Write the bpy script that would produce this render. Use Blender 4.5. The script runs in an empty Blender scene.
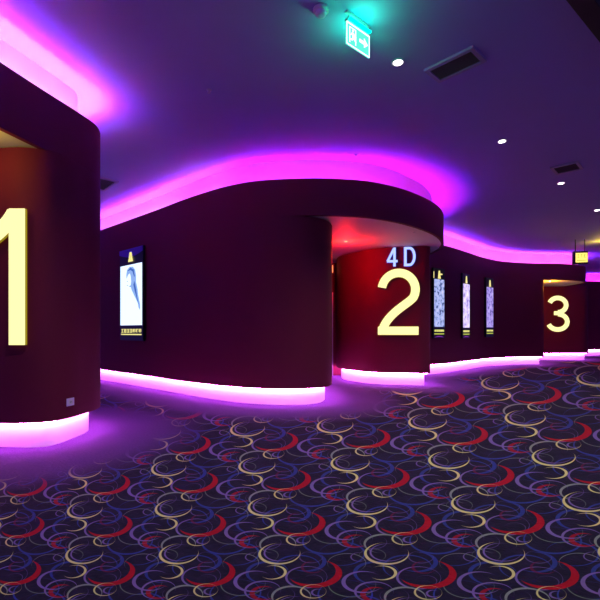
import bpy, bmesh, math, random
import numpy as np
from mathutils import Vector, Matrix
from mathutils.geometry import tessellate_polygon
C = bpy.context.scene.collection
R = math.radians
F = 430.0; HZ = 331.0; EYE = 1.3

# ------------------------------------------------------------------ camera, world, exposure
cam_d = bpy.data.cameras.new('camera'); cam = bpy.data.objects.new('camera', cam_d); C.objects.link(cam)
cam.location = (0, 0, EYE); cam.rotation_euler = (R(90), 0, 0)
cam_d.sensor_width = 36; cam_d.lens = 36*F/600; cam_d.shift_y = (HZ-300)/600; cam_d.clip_start = .05; cam_d.clip_end = 200
bpy.context.scene.camera = cam
world = bpy.data.worlds.new('world'); bpy.context.scene.world = world; world.use_nodes = True
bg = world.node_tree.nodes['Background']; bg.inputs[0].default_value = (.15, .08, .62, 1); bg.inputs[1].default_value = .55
vs = bpy.context.scene.view_settings
vs.view_transform = 'Standard'; vs.look = 'None'; vs.exposure = 0; vs.gamma = 1; vs.use_curve_mapping = False

COVE0 = ((1.0, .72, .95), 62.0)     # whitish row of the cove strips
COVE = ((1.0, .01, .28), 75.0)      # pink row of the cove strips
COVE2 = ((.10, .01, 1.0), 92.0)     # violet row of the cove strips
TOE = ((1.0, .20, .95), 75.0)        # strips under the wall panels
ZC = 4.35; ZT = 3.92; ZS = 3.29; ZP = .30   # ceiling, top of fascias, soffits, bottom of panels

# ------------------------------------------------------------------ helpers
def tag(o, label=None, cat=None, group=None, kind=None):
    if label: o['label'] = label
    if cat: o['category'] = cat
    if group: o['group'] = group
    if kind: o['kind'] = kind
    return o
def link(name, me, mats, parent=None):
    o = bpy.data.objects.new(name, me); C.objects.link(o)
    for m in (mats if isinstance(mats, (list, tuple)) else [mats]): me.materials.append(m)
    if parent: o.parent = parent
    return o
def empty(name, loc, rz=0, label=None, cat=None, group=None):
    o = bpy.data.objects.new(name, None); C.objects.link(o); o.empty_display_size = .1
    o.location = loc; o.rotation_euler = (0, 0, rz); tag(o, label, cat, group); return o
def bobj(name, bm, mats, parent=None, smooth=False):
    bmesh.ops.recalc_face_normals(bm, faces=bm.faces)
    me = bpy.data.meshes.new(name); bm.to_mesh(me); bm.free()
    if smooth:
        for p in me.polygons: p.use_smooth = True
    return link(name, me, mats, parent)
def box(bm, x0, x1, y0, y1, z0, z1, mi=0, bev=0):
    vs_ = [bm.verts.new((x, y, z)) for x in (x0, x1) for y in (y0, y1) for z in (z0, z1)]
    fs = []
    for a in ((0,1,3,2),(4,6,7,5),(0,4,5,1),(2,3,7,6),(0,2,6,4),(1,5,7,3)):
        f = bm.faces.new([vs_[i] for i in a]); f.material_index = mi; fs.append(f)
    if bev:
        es = list({e for f in fs for e in f.edges})
        bmesh.ops.bevel(bm, geom=es, offset=bev, segments=2, affect='EDGES')
def B(*a, **k):
    bm = bmesh.new(); box(bm, *a, **k); return bm
def lathe(prof, n=32):
    bm = bmesh.new(); rings = []
    for r, z in prof:
        rings.append([bm.verts.new((r*math.cos(2*math.pi*i/n), r*math.sin(2*math.pi*i/n), z)) for i in range(n)])
    for a, b in zip(rings, rings[1:]):
        for i in range(n): bm.faces.new((a[i], a[(i+1) % n], b[(i+1) % n], b[i]))
    bm.faces.new(rings[0]); bm.faces.new(rings[-1]); return bm
def spline(pts, step=.07):
    P = [Vector((x, y)) for x, y in pts]; out = []
    P = [P[0]*2-P[1]] + P + [P[-1]*2-P[-2]]
    for i in range(1, len(P)-2):
        p0, p1, p2, p3 = P[i-1:i+3]
        n = max(2, int((p2-p1).length/step))
        # centripetal-style tangents keep uneven spacing from overshooting
        d1 = (p1-p0).length; d2 = (p2-p1).length; d3 = (p3-p2).length
        m1 = (p2-p1) - ((p2-p0)/(d1+d2) - (p1-p0)/max(d1, 1e-6))*d2
        m2 = (p2-p1) + ((p3-p2)/max(d3, 1e-6) - (p3-p1)/(d2+d3))*d2
        for k in range(n):
            t = k/n; t2 = t*t; t3 = t2*t
            out.append((2*t3-3*t2+1)*p1 + (t3-2*t2+t)*m1 + (-2*t3+3*t2)*p2 + (t3-t2)*m2)
    out.append(P[-2]); return out
def offset(path, d):
    n = len(path); res = []
    for i, p in enumerate(path):
        t = (path[min(i+1, n-1)] - path[max(i-1, 0)]).normalized()
        res.append(p + Vector((-t.y, t.x))*d)
    if d > .01:
        A = np.array([tuple(p) for p in path]); keep = []
        for i, q in enumerate(res):
            if np.min(np.hypot(A[:, 0]-q.x, A[:, 1]-q.y)) > d*.985: keep.append(q)
        res = keep
    return res
def prism(poly, z0, z1, bm=None, smooth=True):
    bm = bm or bmesh.new()
    lo = [bm.verts.new((p[0], p[1], z0)) for p in poly]; hi = [bm.verts.new((p[0], p[1], z1)) for p in poly]
    n = len(poly)
    for i in range(n):
        f = bm.faces.new((lo[i], lo[(i+1) % n], hi[(i+1) % n], hi[i])); f.smooth = True
    for t in tessellate_polygon([[Vector((p[0], p[1], 0)) for p in poly]]):
        bm.faces.new([lo[i] for i in t]); bm.faces.new([hi[i] for i in t])
    return bm
def band(path, d0, d1, z0, z1, name, mat, parent=None):
    a = offset(path, d0) if abs(d0) > 1e-4 else list(path); b = offset(path, d1)
    bm = prism(a + b[::-1], z0, z1)
    bmesh.ops.recalc_face_normals(bm, faces=bm.faces)
    for e in bm.edges:
        if len(e.link_faces) == 2 and e.calc_face_angle(0) > R(35): e.smooth = False
    me = bpy.data.meshes.new(name); bm.to_mesh(me); bm.free()
    return link(name, me, mat, parent)

# ------------------------------------------------------------------ materials
def nt(name):
    m = bpy.data.materials.new(name); m.use_nodes = True
    t = m.node_tree; return m, t, t.nodes['Principled BSDF'], t.nodes, t.links
def plain(name, col, rough=.6, metal=0, noise=0, scale=20, spec=.5, bump=0):
    m, t, b, N, L = nt(name)
    b.inputs['Base Color'].default_value = (*col, 1); b.inputs['Roughness'].default_value = rough
    b.inputs['Metallic'].default_value = metal; b.inputs['Specular IOR Level'].default_value = spec
    if noise or bump:
        tc = N.new('ShaderNodeTexCoord'); nz = N.new('ShaderNodeTexNoise'); nz.inputs['Scale'].default_value = scale
        nz.inputs['Detail'].default_value = 4; L.new(tc.outputs['Object'], nz.inputs['Vector'])
        if noise:
            mx = N.new('ShaderNodeMix'); mx.data_type = 'RGBA'; L.new(nz.outputs['Fac'], mx.inputs['Factor'])
            mx.inputs['A'].default_value = (*[c*(1-noise) for c in col], 1); mx.inputs['B'].default_value = (*[min(1, c*(1+noise)) for c in col], 1)
            L.new(mx.outputs['Result'], b.inputs['Base Color'])
        if bump:
            bp = N.new('ShaderNodeBump'); bp.inputs['Strength'].default_value = bump; bp.inputs['Distance'].default_value = .01
            L.new(nz.outputs['Fac'], bp.inputs['Height']); L.new(bp.outputs['Normal'], b.inputs['Normal'])
    return m
def glow(name, col, strength):
    m, t, b, N, L = nt(name); N.remove(b)
    e = N.new('ShaderNodeEmission'); e.inputs[0].default_value = (*col, 1); e.inputs[1].default_value = strength
    L.new(e.outputs[0], N['Material Output'].inputs[0]); return m

M = {}
M['panel'] = plain('maroon_fabric_panel', (.165, .010, .043), .75, noise=.12, scale=60, spec=.25, bump=.05)
M['fascia'] = M['panel']
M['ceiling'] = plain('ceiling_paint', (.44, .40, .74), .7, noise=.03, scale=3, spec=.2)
M['soffit'] = plain('soffit_paint', (.72, .70, .70), .6, spec=.3)
M['white'] = plain('white_board', (.85, .83, .88), .5, noise=.05, scale=15)
M['riser'] = plain('cove_paint', (.8, .78, .82), .6)
M['aluminium'] = plain('strip_channel', (.6, .6, .62), .4, metal=.8)
M['cove'] = glow('cove_led', *COVE)
M['cove0'] = glow('cove_led_white', *COVE0)
M['cove0_dim'] = glow('cove_led_white_dimmed', COVE0[0], COVE0[1]*.4)
M['cove2'] = glow('cove_led_violet', *COVE2)
M['toe'] = glow('toe_led', *TOE)
M['black'] = plain('black_metal', (.008, .008, .010), .4)
M['dark'] = plain('dark_frame', (.012, .010, .02), .3)
M['numface'] = glow('number_acrylic', (1.0, .90, .40), 1.25)
M['numside'] = glow('number_edge', (.85, .62, .03), .35)
M['blueface'] = glow('blue_white_acrylic', (.50, .62, 1.0), 1.15)
M['blueside'] = glow('blue_edge', (.06, .07, .9), 1.0)
M['spot'] = glow('downlight_lens', (1, .96, .86), 14)
M['redspot'] = glow('red_downlight_lens', (1, .12, .05), 12)
M['plasticwhite'] = plain('white_plastic', (.75, .72, .78), .35)
M['lilac'] = plain('socket_plastic', (.82, .68, .95), .35)
M['chrome'] = plain('brushed_trim', (.55, .55, .6), .3, metal=.9)
M['grille'] = plain('vent_grille', (.14, .11, .10), .7)
M['door'] = plain('dark_door', (.02, .012, .035), .35)

# carpet: crescents and rings on a repeating lattice of the woven pattern
def carpet():
    m, t, b, N, L = nt('crescent_carpet')
    def math_(op, a, c=None, c2=None):
        n = N.new('ShaderNodeMath'); n.operation = op
        for i, v in enumerate((a, c, c2)):
            if v is None: continue
            if isinstance(v, (int, float)): n.inputs[i].default_value = v
            else: L.new(v, n.inputs[i])
        return n.outputs[0]
    tc = N.new('ShaderNodeTexCoord'); sx = N.new('ShaderNodeSeparateXYZ'); L.new(tc.outputs['Object'], sx.inputs[0])
    cx = N.new('ShaderNodeCombineXYZ'); L.new(sx.outputs[0], cx.inputs[0]); L.new(sx.outputs[1], cx.inputs[1]); cx.inputs[2].default_value = 1
    G = [[0.39691745, 0.20818199, 0.01802951], [0.00156582, -0.39598876, 1.0], [0.01189604, 0.0644246, 0.0644639]]
    d = []
    for row in G:
        v = N.new('ShaderNodeVectorMath'); v.operation = 'DOT_PRODUCT'; L.new(cx.outputs[0], v.inputs[0]); v.inputs[1].default_value = row
        d.append(v.outputs['Value'])
    # gentle wobble of the woven lines
    u = math_('DIVIDE', d[0], d[2]); v = math_('DIVIDE', d[1], d[2])
    A = (1.0, -14*2.2/549); Bv = (128/549, 232*2.2/549)
    det = A[0]*Bv[1]-A[1]*Bv[0]
    uv = N.new('ShaderNodeCombineXYZ'); L.new(u, uv.inputs[0]); L.new(v, uv.inputs[1])
    # node group for one ring: returns mask
    g = bpy.data.node_groups.new('ring', 'ShaderNodeTree')
    g.interface.new_socket('uv', in_out='INPUT', socket_type='NodeSocketVector')
    for s in ('centre', 'shift'): g.interface.new_socket(s, in_out='INPUT', socket_type='NodeSocketVector')
    for s in ('R', 'r', 'fac'): g.interface.new_socket(s, in_out='INPUT', socket_type='NodeSocketFloat')
    g.interface.new_socket('col', in_out='INPUT', socket_type='NodeSocketColor')
    g.interface.new_socket('base', in_out='INPUT', socket_type='NodeSocketColor')
    g.interface.new_socket('out', in_out='OUTPUT', socket_type='NodeSocketColor')
    gi = g.nodes.new('NodeGroupInput'); go = g.nodes.new('NodeGroupOutput'); GL = g.links
    def vm(op, a, c=None):
        n = g.nodes.new('ShaderNodeVectorMath'); n.operation = op
        for i, q in enumerate((a, c)):
            if q is None: continue
            if isinstance(q, tuple): n.inputs[i].default_value = q
            else: GL.new(q, n.inputs[i])
        return n
    sub = vm('SUBTRACT', gi.outputs['uv'], gi.outputs['centre'])
    add = vm('ADD', sub.outputs[0], (.5, .5, .5)); fr = vm('FRACTION', add.outputs[0]); w = vm('SUBTRACT', fr.outputs[0], (.5, .5, .5))
    dx = vm('DOT_PRODUCT', w.outputs[0], (A[0], Bv[0], 0)); dy = vm('DOT_PRODUCT', w.outputs[0], (A[1], Bv[1], 0))
    cc = g.nodes.new('ShaderNodeCombineXYZ'); GL.new(dx.outputs['Value'], cc.inputs[0]); GL.new(dy.outputs['Value'], cc.inputs[1])
    l1 = vm('LENGTH', cc.outputs[0]); s2 = vm('SUBTRACT', cc.outputs[0], gi.outputs['shift']); l2 = vm('LENGTH', s2.outputs[0])
    def mm(op, a, c):
        n = g.nodes.new('ShaderNodeMath'); n.operation = op; n.use_clamp = op == 'MULTIPLY' 
        for i, q in enumerate((a, c)):
            if isinstance(q, (int, float)): n.inputs[i].default_value = q
            else: GL.new(q, n.inputs[i])
        return n.outputs[0]
    o = mm('MULTIPLY', mm('SUBTRACT', gi.outputs['R'], l1.outputs['Value']), 320.0)
    i_ = mm('MULTIPLY', mm('SUBTRACT', l2.outputs['Value'], gi.outputs['r']), 320.0)
    mk = mm('MULTIPLY', mm('MULTIPLY', o, i_), gi.outputs['fac'])
    mx = g.nodes.new('ShaderNodeMix'); mx.data_type = 'RGBA'
    GL.new(mk, mx.inputs['Factor']); GL.new(gi.outputs['base'], mx.inputs['A']); GL.new(gi.outputs['col'], mx.inputs['B'])
    GL.new(mx.outputs['Result'], go.inputs[0])
    # base colour: near-black navy with soft mottling
    nz = N.new('ShaderNodeTexNoise'); nz.inputs['Scale'].default_value = 7; nz.inputs['Detail'].default_value = 3; L.new(uv.outputs[0], nz.inputs['Vector'])
    mx = N.new('ShaderNodeMix'); mx.data_type = 'RGBA'; L.new(nz.outputs['Fac'], mx.inputs['Factor'])
    mx.inputs['A'].default_value = (.006, .006, .012, 1); mx.inputs['B'].default_value = (.024, .018, .055, 1)
    prev = mx.outputs['Result']
    Y_ = (.64, .58, .22); RD = (.36, .006, .018); BL = (.028, .045, .23); PU = (.17, .11, .32); GR = (.20, .23, .21); GN = (.15, .20, .15); MA = (.16, .01, .05)
    # centre x, y and radius in picture units of the sampled tile; inner radius ratio; shift angle (deg, up = 90) and amount; strength
    rings = [
        (385, 275, 135, .93, 90, .05, BL, 1), (470, 330, 120, .94, 200, .05, BL, 1), (250, 395, 120, .94, 300, .05, BL, .9),
        (100, 424, 112, .90, 325, .10, BL, .9), (300, 372, 98, .92, 165, .17, BL, .9), (540, 465, 118, .96, 70, .035, GN, .7),
        (500, 372, 98, .96, 260, .035, GR, .8), (10, 357, 46, .90, 20, .08, PU, .8), (75, 348, 68, .94, 250, .05, GN, .5),
        (313, 350, 62, .92, 60, .06, PU, .5), (345, 452, 52, .93, 200, .05, PU, .4), (200, 520, 70, .94, 100, .05, PU, .4),
        (100, 505, 95, .92, 330, .07, PU, 1), (105, 516, 68, .82, 10, .22, RD, .75), (307, 440, 107, .925, 20, .05, PU, 1),
        (330, 395, 60, .88, 30, .14, MA, .6),
        (590, 452, 104, .90, 10, .11, PU, 1), (122, 292, 100, .915, 300, .09, GR, 1), (148, 333, 90, .935, 30, .06, PU, 1),
        (350, 423, 136, .92, 138, .24, RD, 1), (143, 338, 112, .918, 60, .09, Y_, 1), (135, 424, 70, .895, 178, .125, Y_, 1),
        (250, 272, 34, .80, 20, .18, PU, .9), (227, 268, 66, .90, 25, .07, Y_, .9)]
    for (x, y, r, ri, ang, sh, col, fac) in rings:
        X = (x-35)/549; Yc = (y-335)*2.2/549; r = r/549
        ul = (X*Bv[1]-Yc*Bv[0])/det; vl = (A[0]*Yc-A[1]*X)/det
        n = N.new('ShaderNodeGroup'); n.node_tree = g
        L.new(uv.outputs[0], n.inputs['uv']); n.inputs['centre'].default_value = (ul, vl, 0)
        n.inputs['shift'].default_value = (math.cos(R(ang))*sh*r, -math.sin(R(ang))*sh*r, 0)
        n.inputs['R'].default_value = r; n.inputs['r'].default_value = r*ri; n.inputs['fac'].default_value = fac
        n.inputs['col'].default_value = (*col, 1); L.new(prev, n.inputs['base']); prev = n.outputs[0]
    # unpatterned violet band along the walls: floor glow put into the carpet colour
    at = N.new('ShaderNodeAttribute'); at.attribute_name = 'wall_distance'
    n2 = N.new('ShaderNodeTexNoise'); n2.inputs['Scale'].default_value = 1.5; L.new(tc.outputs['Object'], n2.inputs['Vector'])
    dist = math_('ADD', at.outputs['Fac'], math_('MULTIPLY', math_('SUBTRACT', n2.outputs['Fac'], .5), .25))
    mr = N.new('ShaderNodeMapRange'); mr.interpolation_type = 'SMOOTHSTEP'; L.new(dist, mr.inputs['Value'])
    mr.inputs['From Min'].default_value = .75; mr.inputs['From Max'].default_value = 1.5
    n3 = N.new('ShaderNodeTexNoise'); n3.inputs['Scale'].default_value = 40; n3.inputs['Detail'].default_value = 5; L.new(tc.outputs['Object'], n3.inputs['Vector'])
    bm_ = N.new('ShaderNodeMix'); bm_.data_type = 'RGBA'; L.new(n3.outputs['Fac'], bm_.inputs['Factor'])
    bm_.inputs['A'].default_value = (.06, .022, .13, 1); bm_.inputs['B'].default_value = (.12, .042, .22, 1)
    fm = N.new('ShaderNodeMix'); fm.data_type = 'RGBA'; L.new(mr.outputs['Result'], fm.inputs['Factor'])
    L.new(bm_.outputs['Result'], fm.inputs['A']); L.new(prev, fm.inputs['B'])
    L.new(fm.outputs['Result'], b.inputs['Base Color'])
    b.inputs['Roughness'].default_value = .95; b.inputs['Specular IOR Level'].default_value = .1
    bp = N.new('ShaderNodeBump'); bp.inputs['Strength'].default_value = .5; bp.inputs['Distance'].default_value = .012
    L.new(n3.outputs['Fac'], bp.inputs['Height']); L.new(bp.outputs['Normal'], b.inputs['Normal'])
    return m
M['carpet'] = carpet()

# ------------------------------------------------------------------ wall lines (plan, metres)
near_low = spline([(-6.5, 5.6), (-4.2, 4.85), (-3.7, 4.72), (-3.3, 4.68), (-2.98, 4.66), (-2.76, 4.74), (-2.65, 4.95), (-2.62, 5.2), (-2.60, 5.5), (-2.68, 5.77), (-2.92, 6.0), (-3.5, 6.3), (-4.5, 6.8)])
near_top = spline([(-3.55, 1.2), (-3.3, 2.4), (-3.1, 3.3), (-2.92, 4.19), (-2.76, 4.8), (-2.66, 5.15), (-2.60, 5.5), (-2.68, 5.77), (-2.92, 6.0), (-3.5, 6.3), (-4.5, 6.8)])
mid_low = spline([(-10, 15.5), (-5.35, 11.33), (-3.33, 9.52), (-1.75, 8.1), (-1.35, 7.8), (-.8, 7.52), (-.2, 7.41), (.22, 7.5), (.48, 7.74), (.60, 8.1), (.60, 8.7), (.55, 9.6), (.4, 11.6)])
mid_top = spline([(-10, 15.5), (-5.35, 11.33), (-3.33, 9.52), (-1.75, 8.1), (-1.35, 7.8), (-.8, 7.52), (-.2, 7.41), (.3, 7.38), (.75, 7.42), (1.15, 7.51), (1.63, 7.75), (2.33, 8.33), (2.85, 8.95), (3.2, 9.6), (3.4, 10.3), (3.43, 11.0), (3.35, 11.7), (3.25, 12.3)])
two_low = spline([(1.25, 13.2), (1.02, 12.0), (1.07, 11.45), (1.4, 10.85), (1.75, 10.42), (1.95, 10.32), (2.5, 10.21), (2.92, 10.13), (3.06, 10.16), (3.12, 10.32), (3.14, 11.0), (3.15, 12.1)])
right_low = spline([(3.17, 12.2), (3.9, 12.75), (4.4, 13.15), (5.6, 14.35), (6.6, 15.4), (7.57, 16.15), (8.4, 16.5), (9.1, 16.66), (9.4, 16.72), (9.52, 16.8), (9.56, 17.0), (9.6, 19.1)])
right_top = spline([(3.17, 12.2), (3.9, 12.75), (4.4, 13.15), (5.6, 14.35), (6.6, 15.4), (7.57, 16.15), (8.4, 16.5), (9.1, 16.66), (10.0, 16.72), (10.7, 16.9), (11.3, 17.2), (11.7, 17.6), (11.9, 18.1), (11.95, 18.8), (11.95, 19.8)])
three_low = spline([(9.75, 19.2), (10.5, 19.2), (12.2, 19.25), (12.85, 19.3), (13.0, 19.4), (13.05, 19.7), (13.05, 22.4)])
far_low = spline([(13.1, 22.5), (15, 22.6), (18, 23.2), (23, 24.5)])

def polyin(back, path): return list(path) + [Vector(p) for p in back]

# ------------------------------------------------------------------ floor and ceiling
xs = np.arange(-8, 24.01, .16); ys = np.arange(-.8, 25.5, .16)
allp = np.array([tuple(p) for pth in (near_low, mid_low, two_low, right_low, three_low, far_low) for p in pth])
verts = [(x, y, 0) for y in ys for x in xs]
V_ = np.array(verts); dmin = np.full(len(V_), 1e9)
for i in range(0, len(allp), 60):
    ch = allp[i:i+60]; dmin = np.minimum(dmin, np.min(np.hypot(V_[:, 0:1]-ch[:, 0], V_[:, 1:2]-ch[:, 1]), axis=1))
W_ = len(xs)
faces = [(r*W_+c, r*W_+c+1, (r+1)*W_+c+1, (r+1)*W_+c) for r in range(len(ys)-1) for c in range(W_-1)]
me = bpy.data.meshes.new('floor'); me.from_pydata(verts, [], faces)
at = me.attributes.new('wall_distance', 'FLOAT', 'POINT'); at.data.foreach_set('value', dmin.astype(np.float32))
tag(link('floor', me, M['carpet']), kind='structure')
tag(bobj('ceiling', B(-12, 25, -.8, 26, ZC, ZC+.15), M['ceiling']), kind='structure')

# ------------------------------------------------------------------ walls
def wall_block(wall_name, low, top, split):
    """panel wall, white plinth behind a recessed toe"""
    w = tag(band(low, 0, .10, ZP, ZT if top is None else ZS, wall_name, M['panel']), kind='structure')
    # underside return that hides the strip
    band(low, .10, .14, ZP+.02, ZP+.14, 'panel_backing', M['black'], w)
    p = band(low, .14, .20, 0.0, ZP+.12, 'plinth', M['white'], w)
    return w
w_near = wall_block('wall_near_left', near_low, near_top, 0)
w_mid = wall_block('wall_left', mid_low, mid_top, 0)
w_two = wall_block('wall_centre', two_low, mid_top, 0)
w_right = wall_block('wall_right', right_low, right_top, 0)
w_three = wall_block('wall_back', three_low, right_top, 0)
w_far = wall_block('wall_far', far_low, None, 0)

k = 0
for nm, path in (('wall_near_left_fascia', near_top), ('wall_left_fascia', mid_top), ('wall_right_fascia', right_top), ('far', far_low)):
    k += 1
    if nm != 'far':
        f = tag(band(path, 0, .06, ZS-.005, ZT, 'trim_%d' % k, M['fascia']), kind='structure')
    else:
        f = w_far
    band(path, .06, .31, 3.66, 3.70, 'cove_floor', M['riser'], f)
    band(path, .27, .31, 3.70, ZC-.001, 'cove_riser', M['riser'], f)
for f_name, path in (('trim_1', near_top), ('trim_2', mid_top), ('trim_3', right_top), ('wall_far', far_low)):
    par = bpy.data.objects[f_name]
    if f_name == 'trim_2':
        # the strips run close behind the lip in front and farther back round the right-hand end
        k0 = next(i for i, p in enumerate(path) if p.x > -1.6)
        band(path[:k0], .09, .11, 3.75, 3.765, 'led_strip', M['cove0_dim'], par)
        def bent(d0, d1):
            q = []
            for i, p in enumerate(path):
                t = (path[min(i+1, len(path)-1)]-path[max(i-1, 0)]).normalized()
                w = min(1, max(0, (p.x-.6)/1.8)) if p.x > -1 else min(1, max(0, (-1.8-p.x)/1.5))*.5
                q.append(p + Vector((-t.y, t.x))*(d0+(d1-d0)*w))
            return q
        band(bent(.065, .215), 0, .02, 3.775, 3.79, 'led_strip', M['cove'], par)
        band(bent(.10, .235), 0, .02, 3.80, 3.815, 'led_strip', M['cove2'], par)
        continue
    band(path, .09, .11, 3.75, 3.765, 'led_strip', M['cove0' if f_name == 'trim_1' else 'cove0_dim'], par)
    d_ = .15 if f_name == 'trim_1' else .11
    band(path, d_, d_+.02, 3.775, 3.79, 'led_strip', M['cove'], par); band(path, .20, .22, 3.80, 3.815, 'led_strip', M['cove2'], par)
for par, path in zip((w_near, w_mid, w_two, w_right, w_three, w_far), (near_low, mid_low, two_low, right_low, three_low, far_low)):
    band(path, .055, .085, ZP-.012, ZP+.004, 'led_strip', M['toe'], par)

# soffits (undersides of the canopies)
def soffit(name, path, back, z=ZS):
    poly = [Vector(p) for p in offset(path, .055)] + [Vector(p) for p in back]
    return tag(bobj(name, prism(poly, z+.02, z+.08), M['soffit']), kind='structure')
i0 = next(i for i, p in enumerate(near_top) if p.y > 5.3)
soffit('ceiling_canopy_near', near_top[:i0], [(-2.8, 5.6), (-6, 5.9), (-6, 1.2)])
i0 = next(i for i, p in enumerate(mid_top) if p.x > -.3)
soffit('ceiling_canopy_middle', mid_top[i0:], [(3.2, 13.2), (-3, 13.2), (-3, 9.8), (-.3, 7.8)])
i0 = next(i for i, p in enumerate(right_top) if p.x > 9.0)
soffit('ceiling_canopy_far', right_top[i0:], [(9.2, 19.8)])
# corridor end with a dark door and its lit sign
tag(bobj('wall_corridor', B(-3, 1.2, 12.6, 12.7, 0, ZS), M['panel']), kind='structure')
dr = tag(bobj('door_1', B(.02, .86, 12.52, 12.6, 0, 2.35, bev=.005), M['door']), kind='structure')
bobj('door_frame', B(.86, .96, 12.48, 12.6, 0, 2.42), M['chrome'], dr)
bobj('door_frame', B(-.06, .02, 12.48, 12.6, 0, 2.42), M['chrome'], dr)
bobj('door_handle', B(.74, .77, 12.46, 12.52, .95, 1.25, bev=.006), M['chrome'], dr)
sg = empty('exit_sign', (.80, 12.0, 3.03), 0, 'small orange lit sign over the dark corridor beside the red lit wall', 'sign')
bobj('housing', B(-.2, .14, -.02, .04, -.13, .13, bev=.01), M['black'], sg)
bobj('face', B(-.18, .12, -.03, -.02, -.10, .10), glow('orange_sign', (1, .20, .07), 2.2), sg)
bobj('rod', B(-.04, -.02, 0, .02, .13, .28), M['black'], sg)

# ------------------------------------------------------------------ lit numbers (stroked outlines)
def stroke(cl, w, y0, y1, bmf, bms, close=False):
    """flat band of width w along the centre line cl in the x-z plane: front face and edges"""
    n = len(cl); Lp, Rp = [], []
    for i, p in enumerate(cl):
        a = cl[(i-1) % n] if close else cl[max(i-1, 0)]; b = cl[(i+1) % n] if close else cl[min(i+1, n-1)]
        t = (b-a).normalized(); nn = Vector((-t.y, t.x))*w/2
        Lp.append(p+nn); Rp.append(p-nn)
    m = n if close else n-1
    for bm, ya, yb in ((bmf, y0, y0+.012), (bms, y0+.012, y1)):
        g = 0 if bm is bmf else .008
        ring = []
        for l, r in zip(Lp, Rp):
            d = (l-r).normalized()*g
            ring.append([bm.verts.new((q.x, y, q.y)) for q, y in ((l+d, ya), (r-d, ya), (r-d, yb), (l+d, yb))])
        for i in range(m):
            A, Bq = ring[i], ring[(i+1) % n]
            for j in range(4): bm.faces.new((A[j], A[(j+1) % 4], Bq[(j+1) % 4], Bq[j]))
        if not close: bm.faces.new(ring[0]); bm.faces.new(ring[-1])
def arc(cx, cy, rx, ry, a0, a1, n=28): return [Vector((cx+rx*math.cos(R(a0+(a1-a0)*i/n)), cy+ry*math.sin(R(a0+(a1-a0)*i/n)))) for i in range(n+1)]
def bez(p0, p1, p2, p3, n=16):
    p0, p1, p2, p3 = map(Vector, (p0, p1, p2, p3))
    return [(1-t)**3*p0+3*(1-t)**2*t*p1+3*(1-t)*t*t*p2+t**3*p3 for t in [i/n for i in range(n+1)]]
def strokes(ch):
    """glyph centre lines in a box of height 1"""
    if ch == '1': return [([Vector((.335, 0)), Vector((.335, 1))], .115, 0), (bez((.0, .70), (.13, .755), (.26, .86), (.315, .97)), .105, 0)]
    if ch == '2':
        a = arc(.335, .685, .27, .255, 172, -28) 
        return [(a + bez(a[-1], (.50, .47), (.15, .33), (.072, .062))[1:], .125, 0), ([Vector((.0, .062)), Vector((.655, .062))], .124, 0)]
    if ch == '3':
        a = arc(.325, .74, .235, .20, 160, -88); c = arc(.325, .275, .265, .215, 88, -160)
        return [(a, .125, 0), (c, .125, 0), ([Vector((.22, .515)), Vector((.34, .515))], .11, 0)]
    if ch == '4': return [([Vector((.44, 0)), Vector((.44, 1))], .125, 0), ([Vector((0, .28)), Vector((.62, .28))], .12, 0), ([Vector((.045, .28)), Vector((.42, .95))], .12, 0)]
    if ch == 'D':
        return [([Vector((.07, 0)), Vector((.07, 1))], .13, 0), ([Vector((.07, .94))]+arc(.30, .5, .28, .44, 90, -90)+[Vector((.07, .06))], .125, 0)]
def number(ch, loc, rz, h, wscale, name, label, cat, face, side, parent=None, lum=None):
    if parent is None: root = empty(name, loc, rz, label, cat)
    else: root = parent
    bf, bs = bmesh.new(), bmesh.new()
    for i, (cl, w, c) in enumerate(strokes(ch)):
        cl = [Vector((p.x*h*wscale, p.y*h)) for p in cl]
        stroke(cl, w*h, -.035-.002*i, 0, bf, bs)
    dx = 0 if parent is None else loc
    for bm in (bf, bs):
        if dx: bmesh.ops.translate(bm, verts=bm.verts, vec=(dx, 0, 0))
    bobj('letter_face' if ch in '4D' else 'face', bf, face, root); bobj('letter_edge' if ch in '4D' else 'edge', bs, side, root)
    return root
def at_px(px, py, D): return ((px-300)/F*D, D, EYE+(HZ-py)/F*D)
x, y, z = at_px(25, 345, 4.60)
number('1', (x-.395*1.46, 4.63, z), 0, 1.46, 1.0, 'illuminated_number', 'huge glowing yellow number 1 on the nearest maroon wall at left', 'number sign', M['numface'], M['numside'])
ang2 = math.atan2(10.13-10.32, 2.92-1.95)
number('2', (1.865, 10.30, 1.21), ang2, 1.56, .92, 'illuminated_number', 'huge glowing pale yellow number 2 under the blue 4D letters', 'number sign', M['numface'], M['numside'])
number('3', (10.97, 19.195, 1.27), 0, 1.60, 1.0, 'illuminated_number', 'glowing pale yellow number 3 on the farthest curved booth', 'number sign', M['numface'], M['numside'])
r4 = empty('illuminated_letters', (2.07, 10.255, 2.83), ang2, 'blue white glowing 4D letters above the large number 2', 'letter sign')
number('4', 0, 0, .45, .90, '', '', '', M['blueface'], M['blueside'], r4)
number('D', .40, 0, .45, .90, '', '', '', M['blueface'], M['blueside'], r4)

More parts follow.
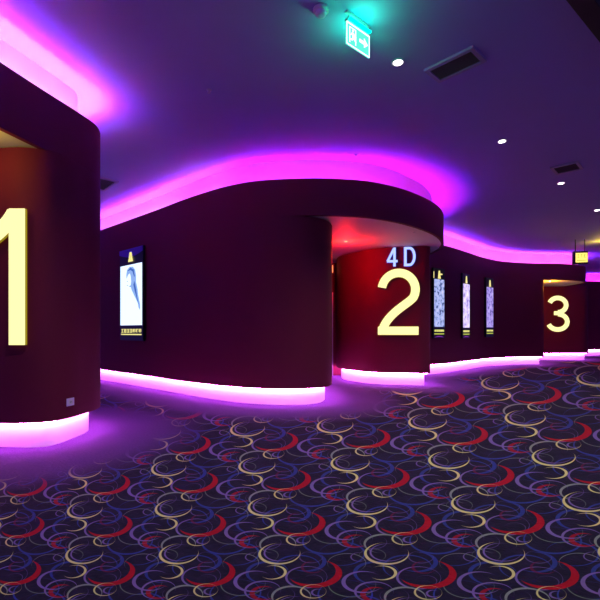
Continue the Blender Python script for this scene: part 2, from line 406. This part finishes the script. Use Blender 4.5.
# ------------------------------------------------------------------ poster light boxes
def screen_mat(name, ca, cb, scale, dark=(.05, .07, .25), amount=.5, strength=1.1):
    m, t, b, N, L = nt(name); N.remove(b)
    tc = N.new('ShaderNodeTexCoord'); nz = N.new('ShaderNodeTexNoise'); nz.inputs['Scale'].default_value = scale; nz.inputs['Detail'].default_value = 6
    L.new(tc.outputs['Object'], nz.inputs['Vector'])
    r = N.new('ShaderNodeValToRGB'); r.color_ramp.elements[0].position = .38; r.color_ramp.elements[0].color = (*dark, 1)
    r.color_ramp.elements[1].position = .38+.14*(2-amount*2)*.5+.02; r.color_ramp.elements[1].color = (*ca, 1)
    e2 = r.color_ramp.elements.new(.72); e2.color = (*cb, 1)
    L.new(nz.outputs['Fac'], r.inputs[0]); e = N.new('ShaderNodeEmission'); L.new(r.outputs[0], e.inputs[0]); e.inputs[1].default_value = strength
    L.new(e.outputs[0], N['Material Output'].inputs[0]); return m
M['yellowink'] = glow('lit_yellow_print', (.95, .85, .30), 1.0)
M['greenink'] = glow('lit_green_print', (.55, .62, .10), .8)
M['purplecap'] = plain('purple_gloss_cap', (.17, .06, .65), .3)
M['violetprint'] = glow('lit_violet_print', (.35, .05, .60), .6)
M['blueprint'] = glow('printed_blue_hair', (.06, .16, .60), .9)
M['palehair'] = glow('printed_pale_blue', (.30, .48, .95), .95)
def plate(bm, pts, y0=-.006, y1=0):
    """thin extruded outline in the x-z plane"""
    a = [bm.verts.new((p[0], y0, p[1])) for p in pts]; b = [bm.verts.new((p[0], y1, p[1])) for p in pts]; n = len(pts)
    for i in range(n): bm.faces.new((a[i], a[(i+1) % n], b[(i+1) % n], b[i]))
    for t in tessellate_polygon([[Vector((p[0], p[1], 0)) for p in pts]]):
        bm.faces.new([a[i] for i in t]); bm.faces.new([b[i] for i in t])
def near_on(path, px):
    e = [abs(300+F*p.x/p.y-px) if p.y > 0 else 1e9 for p in path]; m0 = min(e)
    i = min((path[i].y, i) for i in range(len(path)) if e[i] < m0+2.5)[1]
    i = min((e[k], k) for k in range(max(0, i-6), min(len(path), i+7)))[1]
    t = (path[min(i+1, len(path)-1)]-path[max(i-1, 0)]).normalized(); return path[i], math.atan2(t.y, t.x), Vector((-t.y, t.x))
def marks(bm, x0, x1, z0, z1, n, rnd, y0):
    """a line of small block characters: each built of short bars"""
    cw = (x1-x0)/n; s = cw*.78; hgt = z1-z0
    for i in range(n):
        a = x0+i*cw+(cw-s)/2
        box(bm, a, a+s, y0-.004, y0, z1-hgt*.16, z1); box(bm, a+s*.40, a+s*.60, y0-.004, y0, z0, z1-hgt*.16)
        if rnd.random() < .7: box(bm, a, a+s, y0-.004, y0, z0, z0+hgt*.16)
        if rnd.random() < .6: box(bm, a, a+s*.18, y0-.004, y0, z0+hgt*.16, z1-hgt*.16)
        if rnd.random() < .6: box(bm, a+s*.82, a+s, y0-.004, y0, z0+hgt*.16, z1-hgt*.16)
        box(bm, a+s*.18, a+s*.4, y0-.004, y0, z0+hgt*.42, z0+hgt*.58)
def poster(path, px, W, H, zb, scr, label, style, seed):
    p, a, n = near_on(offset(path, -.07), px); q = p
    root = empty('poster_light_box', (q.x, q.y, zb), a, label, 'poster'); root['group'] = 'lit film posters along the walls'
    rnd = random.Random(seed); D = .06
    bm = B(-W/2, W/2, 0, D, 0, H, bev=.012); bobj('case', bm, M['dark'], root)
    zs0, zs1 = H*.165, H*(.82 if style == 'face' else .84)
    bobj('screen', B(-W/2+.05, W/2-.05, -.008, .0, zs0, zs1), scr, root)
    if style == 'face':
        bm = bmesh.new(); n_ = 14
        pts = [(-W/2+.01, H-.015), (W/2-.01, H-.015)] + [(W/2-.01-(W-.02)*i/n_, H-.12-.09*math.sin(math.pi*i/n_)) for i in range(n_+1)]
        plate(bm, pts, -.012, -.001); bobj('top_cap', bm, M['purplecap'], root)
        # woman in profile with long dark hair: hair mass over a pale print
        bm = bmesh.new()
        sw = W-.1
        hair = [(-.20, .84), (-.17, .92), (-.05, .965), (.10, .96), (.21, .90), (.25, .80), (.25, .70), (.31, .60), (.34, .50), (.38, .42), (.43, .33), (.43, .24), (.37, .28), (.33, .36), (.24, .43), (.15, .50), (.06, .57), (.00, .64), (.03, .72), (.01, .80), (-.03, .86), (-.12, .84), (-.19, .78)]
        plate(bm, [(x_*sw, zs0+z_*(zs1-zs0)) for x_, z_ in hair], -.012, -.008); bobj('printed_hair', bm, M['palehair'], root)
        bm = bmesh.new()
        for c in ([(-.14, .90), (0, .95), (.15, .91), (.20, .80), (.17, .79), (.10, .88), (0, .91)], [(.18, .72), (.25, .60), (.31, .45), (.37, .34), (.30, .42), (.20, .56), (.14, .66)], [(-.08, .64), (.02, .655), (.0, .635)], [(-.17, .73), (-.13, .735), (-.13, .722)], [(-.17, .665), (-.12, .67), (-.12, .655)]):
            plate(bm, [(x_*sw, zs0+z_*(zs1-zs0)) for x_, z_ in c], -.016, -.012)
        bobj('printed_features', bm, M['blueprint'], root)
        bm = bmesh.new(); zt = H*.865
        plate(bm, [(-.10, zt-.03), (.12, zt-.03), (.09, zt+.05), (.05, zt+.19), (-.03, zt+.19), (-.07, zt+.05)], -.022, -.012); bobj('logo', bm, M['yellowink'], root)
        bm = bmesh.new(); marks(bm, -W/2+.07, W/2-.07, H*.085, H*.125, 7, rnd, 0); box(bm, -W/2+.07, W/2-.07, -.004, 0, H*.060, H*.072)
        bobj('caption', bm, M['yellowink'], root)
    else:
        bm = bmesh.new(); zt = H*.85
        plate(bm, [(-.07, zt), (.07, zt), (.05, zt+.10), (.03, zt+.24), (-.03, zt+.24), (-.05, zt+.10)], -.010, 0)
        if style == 'wide': box(bm, .04, .15, -.010, 0, zt+.12, zt+.16); bobj('emblem_bar', B(-W/2+.012, -W/2+.035, -.01, 0, zt, zt+.2), M['yellowink'], root)
        bobj('logo', bm, M['yellowink'], root)
        bm = bmesh.new(); box(bm, -W/2+.05, W/2-.05, -.004, 0, H*.095, H*.125); box(bm, -W/2+.05, W/2-.05, -.004, 0, H*.055, H*.073); bobj('caption_bar', bm, M['greenink'], root)
        bm = bmesh.new(); marks(bm, -W/2+.06, W/2-.06, H*.097, H*.123, 5, rnd, -.004); bobj('caption', bm, M['yellowink'], root)
        bm = bmesh.new()
        for i in range(9):
            if style == 'narrow': break
            u0 = -1+2*i/9; u1 = -1+2*(i+1)/9; f_ = lambda u: H*.035-.05*u*u
            plate(bm, [(u0*(W/2-.06), f_(u0)-.03*(1-u0*u0)), (u1*(W/2-.06), f_(u1)-.03*(1-u1*u1)), (u1*(W/2-.06), f_(u1)), (u0*(W/2-.06), f_(u0)+.001)], -.004, 0)
        if style != 'narrow': bobj('violet_curve', bm, M['violetprint'], root)
        else: bm.free()
    return root
S1 = glow('bluish_white_screen', (.66, .80, 1.0), 1.45)
S2 = screen_mat('blue_mottled_print', (.38, .48, .95), (.75, .72, 1.0), 9, amount=.5, strength=.95)
S3 = screen_mat('white_lilac_print', (.62, .50, .95), (1, .9, 1), 6, dark=(.30, .22, .62), amount=.6, strength=1.15)
S4 = screen_mat('violet_blue_print', (.35, .25, .85), (.72, .60, 1.0), 8, dark=(.14, .10, .45), amount=.6, strength=.95)
poster(mid_low, 131.5, 1.12, 2.14, 1.08, S1, 'tall lit poster of a long-haired woman on the long left wall', 'face', 1)
poster(right_low, 439.5, .60, 2.10, 1.08, S2, 'leftmost of the three small posters, mottled blue, right of number 2', 'wide', 2)
poster(right_low, 466.5, .60, 2.12, 1.06, S3, 'middle of the three small posters, mostly white lilac picture', 'mid', 3)
poster(right_low, 489.5, .60, 2.14, 1.08, S4, 'rightmost of the three small posters, violet blue, nearest number 3', 'narrow', 4)

# wall socket on the near block
p, a, n = near_on(near_low, 71); q = p - n*.014
so = empty('wall_socket', (q.x, q.y, .44), a, 'small pale lilac wall socket low on the nearest left wall', 'socket')
bobj('plate', B(-.055, .055, 0, .012, 0, .088, bev=.003), M['lilac'], so)
bobj('socket_insert', B(-.03, .03, -.003, 0, .018, .07, bev=.001), M['plasticwhite'], so)
bm = bmesh.new(); box(bm, -.012, -.008, -.0045, -.003, .034, .054); box(bm, .008, .012, -.0045, -.003, .034, .054); bobj('slots', bm, M['black'], so)

# ------------------------------------------------------------------ ceiling fittings
def on_ceiling(px, py, z=ZC):
    D = F*(z-EYE)/(HZ-py); return ((px-300)/F*D, D, z)
def copy_tree(o, parent=None):
    c = o.copy(); C.objects.link(c)
    if parent: c.parent = parent
    for ch in list(o.children):
        if ch.type != 'EMPTY' or True: copy_tree(ch, c)
    return c
def downlight():
    r = empty('downlight', (0, 0, 0), 0, '', 'ceiling light', 'recessed white downlights')
    bobj('trim_ring', lathe([(.075, 0), (.075, -.010), (.058, -.012), (.05, -.004), (.05, 0)], 32), M['plasticwhite'], r, True)
    bobj('lens', lathe([(.048, -.0045), (.048, -.010), (.03, -.014)], 24), M['spot'], r)
    ld = bpy.data.lights.new('lamp', 'SPOT'); ld.energy = 165; ld.color = (1, .97, .86); ld.spot_size = R(125); ld.spot_blend = .8; ld.shadow_soft_size = .04
    lo = bpy.data.objects.new('lamp', ld); C.objects.link(lo); lo.parent = r; lo.location = (0, 0, -.03)
    return r
d0 = downlight()
dl = [(398, 62, 'bright white downlight nearest the green exit sign'), (502, 141, 'bright white downlight between the two ceiling vents'),
      (561, 183, 'white downlight just below the farther ceiling vent'), (597, 210, 'small far downlight at the right edge of the picture'), (None, (-1.03, 2.87), 'added white downlight overhead, unseen, continuing the diagonal row'),
      (None, (3.6, 2.5), 'added white downlight overhead, unseen, beyond the black ceiling track')]  # last two are out of view, added to light the near carpet
for i, (px, py, lb) in enumerate(dl):
    o = d0 if i == 0 else copy_tree(d0)
    o.location = on_ceiling(px, py) if px else (*py, ZC); o['label'] = lb

def vent(p0, p1, p3, label, depth=.02):
    """p0-p1 the left end edge, p0-p3 the long edge, ceiling points"""
    o = Vector(on_ceiling(*p0)); u = Vector(on_ceiling(*p3))-o; v = Vector(on_ceiling(*p1))-o
    a = math.atan2(u.y, u.x); Lx = u.length; Ly = abs(-u.y*v.x+u.x*v.y)/Lx
    sgn = 1 if (u.x*v.y-u.y*v.x) > 0 else -1
    r = empty('ceiling_vent', o, a, label, 'air vent', 'ceiling air vents')
    y0, y1 = (0, Ly) if sgn > 0 else (-Ly, 0); f = .045
    bm = bmesh.new()
    for q in ((0, Lx, y0, y0+f), (0, Lx, y1-f, y1), (0, f, y0+f, y1-f), (Lx-f, Lx, y0+f, y1-f)): box(bm, *q, -.03, 0)
    bobj('frame', bm, M['ventframe'], r)
    bobj('backing', B(f, Lx-f, y0+f, y1-f, -.006, 0), M['grille'], r)
    bm = bmesh.new(); n = 9
    for i in range(n):
        yy = y0+f+(i+.5)*(Ly-2*f)/n; box(bm, f, Lx-f, yy-.004, yy+.004, -.022, -.008)
    bobj('grille_slats', bm, M['grille'], r)
M['ventframe'] = plain('vent_frame', (.40, .34, .50), .5)
vent((424, 69), (441, 80), (473, 45), 'rectangular vent with dark grille near the top of the ceiling')
vent((550, 167), (557, 173.5), (578, 160.5), 'smaller farther ceiling vent above two downlights')
vent((90, 174), (104, 190), (119, 181), 'dark ceiling vent behind the top of the nearest left wall')

# exit sign
x, y, _ = on_ceiling(346, 21, 4.25); x2, y2, _ = on_ceiling(369, 37, 4.25)
Lw = math.hypot(x2-x, y2-y); a = math.atan2(y2-y, x2-x)
ex = empty('exit_sign', (x, y, 4.25), a, 'glowing green white exit sign hanging from the ceiling', 'sign')
M['exitface'] = glow('exit_teal', (.10, .80, .62), 1.3); M['exitwhite'] = glow('exit_white', (.75, 1.0, .92), 2.0)
M['exitedge'] = glow('exit_edge_light', (.0, .75, .50), 7)
bobj('ceiling_mount', B(.0, Lw, -.022, .022, .085, .0999, bev=.003), M['plasticwhite'], ex)
bobj('housing', B(0, Lw, -.02, .02, .0, .03, bev=.003), M['chrome'], ex)
bobj('hanger', B(.03, .045, -.007, .007, .03, .07), M['chrome'], ex); bobj('hanger', B(Lw-.045, Lw-.03, -.007, .007, .03, .07), M['chrome'], ex)
bobj('panel', B(0, Lw, -.006, .006, -.215, 0), M['exitface'], ex)
bm = bmesh.new()
for s in (-1,):
    yy0, yy1 = -.009, -.006
    def bx(u0, u1, v0, v1): box(bm, u0*Lw, u1*Lw, yy0, yy1, -.215+v0*.215, -.215+v1*.215)
    bx(0, 1, 0, .05); bx(0, 1, .95, 1); bx(0, .03, .05, .95); bx(.97, 1, .05, .95)
    # running figure, doorway and arrow
    bx(.12, .15, .15, .85); bx(.15, .40, .82, .85); bx(.37, .40, .15, .82)
    def pl(pts): plate(bm, [(u*Lw, -.215+v*.215) for u, v in pts], yy0, yy1)
    pl([(.27+.035*math.cos(t*math.pi/5), .74+.055*math.sin(t*math.pi/5)) for t in range(10)])
    pl([(.22, .64), (.31, .66), (.33, .45), (.25, .42)]); pl([(.25, .45), (.33, .45), (.42, .30), (.38, .27)]); pl([(.25, .45), (.30, .42), (.24, .28), (.14, .30), (.14, .34), (.21, .34)])
    pl([(.30, .64), (.42, .52), (.40, .49), (.30, .58)]); pl([(.22, .64), (.16, .50), (.18, .49), (.25, .60)])
    pl([(.55, .45), (.75, .45), (.75, .30), (.92, .52), (.75, .74), (.75, .59), (.55, .59)])
bobj('pictogram', bm, M['exitwhite'], ex)
ld = bpy.data.lights.new('sign_glow', 'POINT'); ld.energy = 5; ld.color = (.0, 1.0, .40); ld.shadow_soft_size = .03
for sy in (-.08, .08): lo = bpy.data.objects.new('sign_glow', ld); C.objects.link(lo); lo.parent = ex; lo.location = (Lw*.5, sy, -.10)
bobj('edge_light', B(.02, Lw-.02, -.045, -.022, .012, .028), M['exitedge'], ex)

# smoke detector, sprinklers, hidden soffit lamps
p = on_ceiling(321, 9)
sd = empty('smoke_detector', p, 0, 'round purple lit smoke detector on the ceiling left of the exit sign', 'smoke detector')
bobj('base', lathe([(.075, 0), (.075, -.02), (.068, -.028), (.02, -.028)], 32), M['plasticwhite'], sd, True)
bobj('cap', lathe([(.05, -.028), (.055, -.04), (.045, -.062), (.02, -.068)], 32), M['lilac'], sd, True)
for px, py, lb in ((356, 154.5, 'tiny sprinkler on the ceiling above the middle block glow'), (209, 90, 'tiny sprinkler on the bare purple ceiling left of centre'), (550, 241, 'tiny sprinkler on the far ceiling near the hanging yellow sign')):
    s = empty('sprinkler', on_ceiling(px, py), 0, lb, 'sprinkler', 'ceiling sprinklers')
    bobj('escutcheon', lathe([(.035, 0), (.03, -.008), (.012, -.012), (.012, -.03)], 20), M['chrome'], s, True)
    bobj('deflector', lathe([(.008, -.03), (.022, -.034), (.022, -.037), (.006, -.039)], 20), M['chrome'], s)
def canopy_light(px, py, lb, lens, col, en, ptz=.10, shown=True, pen=None):
    q = on_ceiling(px, py, ZS+.02)
    r = empty('downlight', q, 0, lb, 'ceiling light')
    bobj('trim_ring', lathe([(.05, 0), (.05, -.008), (.04, -.01), (.034, -.004), (.034, 0)], 24), M['plasticwhite'], r, True)
    bobj('lens', lathe([(.033, -.0045), (.033, -.010), (.02, -.016)], 20), lens, r)
    if en:
        ld = bpy.data.lights.new('lamp', 'POINT'); ld.energy = en; ld.color = col; ld.shadow_soft_size = .05
        lo = bpy.data.objects.new('lamp', ld); C.objects.link(lo); lo.parent = r; lo.location = (0, 0, -ptz)
    return r
canopy_light(346, 241, 'small red downlight in the canopy over the red lit wall', M['redspot'], (1, .010, .008), 64, .26)
canopy_light(414, 232, 'small unlit downlight near the pale tip of the middle canopy', M['chrome'], (1, .3, .9), 0)
canopy_light(-45, 118, 'warm downlight in the yellow canopy over the number 1', M['spot'], (1, .66, .0), 9, .20)
canopy_light(550, 281, 'amber downlight in the small canopy above number 3', M['spot'], (1, .40, .02), 50, .25)

# hanging sign by number 3 and its lamp
D = 14.3
hs = empty('hanging_sign', (((574-300)/F)*D, D, EYE+(HZ-264)/F*D), R(-12), 'small yellow lit sign hanging on two rods near number 3', 'sign')
bobj('box', B(-.02, .42, 0, .12, 0, .42, bev=.01), M['black'], hs)
bobj('face', B(.05, .40, -.008, 0, .05, .36), glow('hanging_sign_yellow', (1, .80, .16), 1.5), hs)
bm = bmesh.new(); marks(bm, .08, .37, .20, .32, 3, random.Random(5), -.008); box(bm, .08, .37, -.012, -.008, .10, .13); bobj('lettering', bm, M['greenink'], hs)
for xx in (.06, .34): bobj('rod', B(xx-.01, xx+.01, .05, .07, .42, ZC-hs.location.z), M['black'], hs)
x, y, _ = on_ceiling(600, 241)
ld = bpy.data.lights.new('sign_lamp', 'POINT'); ld.energy = 12; ld.color = (1, .75, .05); ld.shadow_soft_size = .08
lo = bpy.data.objects.new('sign_lamp', ld); C.objects.link(lo); lo.location = (x, y, ZC-.25)
tag(lo, 'yellow lamp glow on the far ceiling beside the hanging sign', 'lamp')

# black suspended track at the top right corner
p0 = Vector((2.33, 3.77)); d = Vector((.69, .56)).normalized(); nn = Vector((d.y, -d.x))
a = p0 - d*2.6; b_ = p0 + d*1.6
tr = empty('lighting_track', (a.x, a.y, 4.2), math.atan2(d.y, d.x), 'black ceiling track crossing the top right corner', 'track')
bobj('rail', B(0, (b_-a).length, -.16, 0, 0, .09, bev=.005), M['black'], tr)
for t_ in (.3, 2.0, 3.8): bobj('hanger', B(t_, t_+.03, -.1, -.07, .09, .15), M['black'], tr)
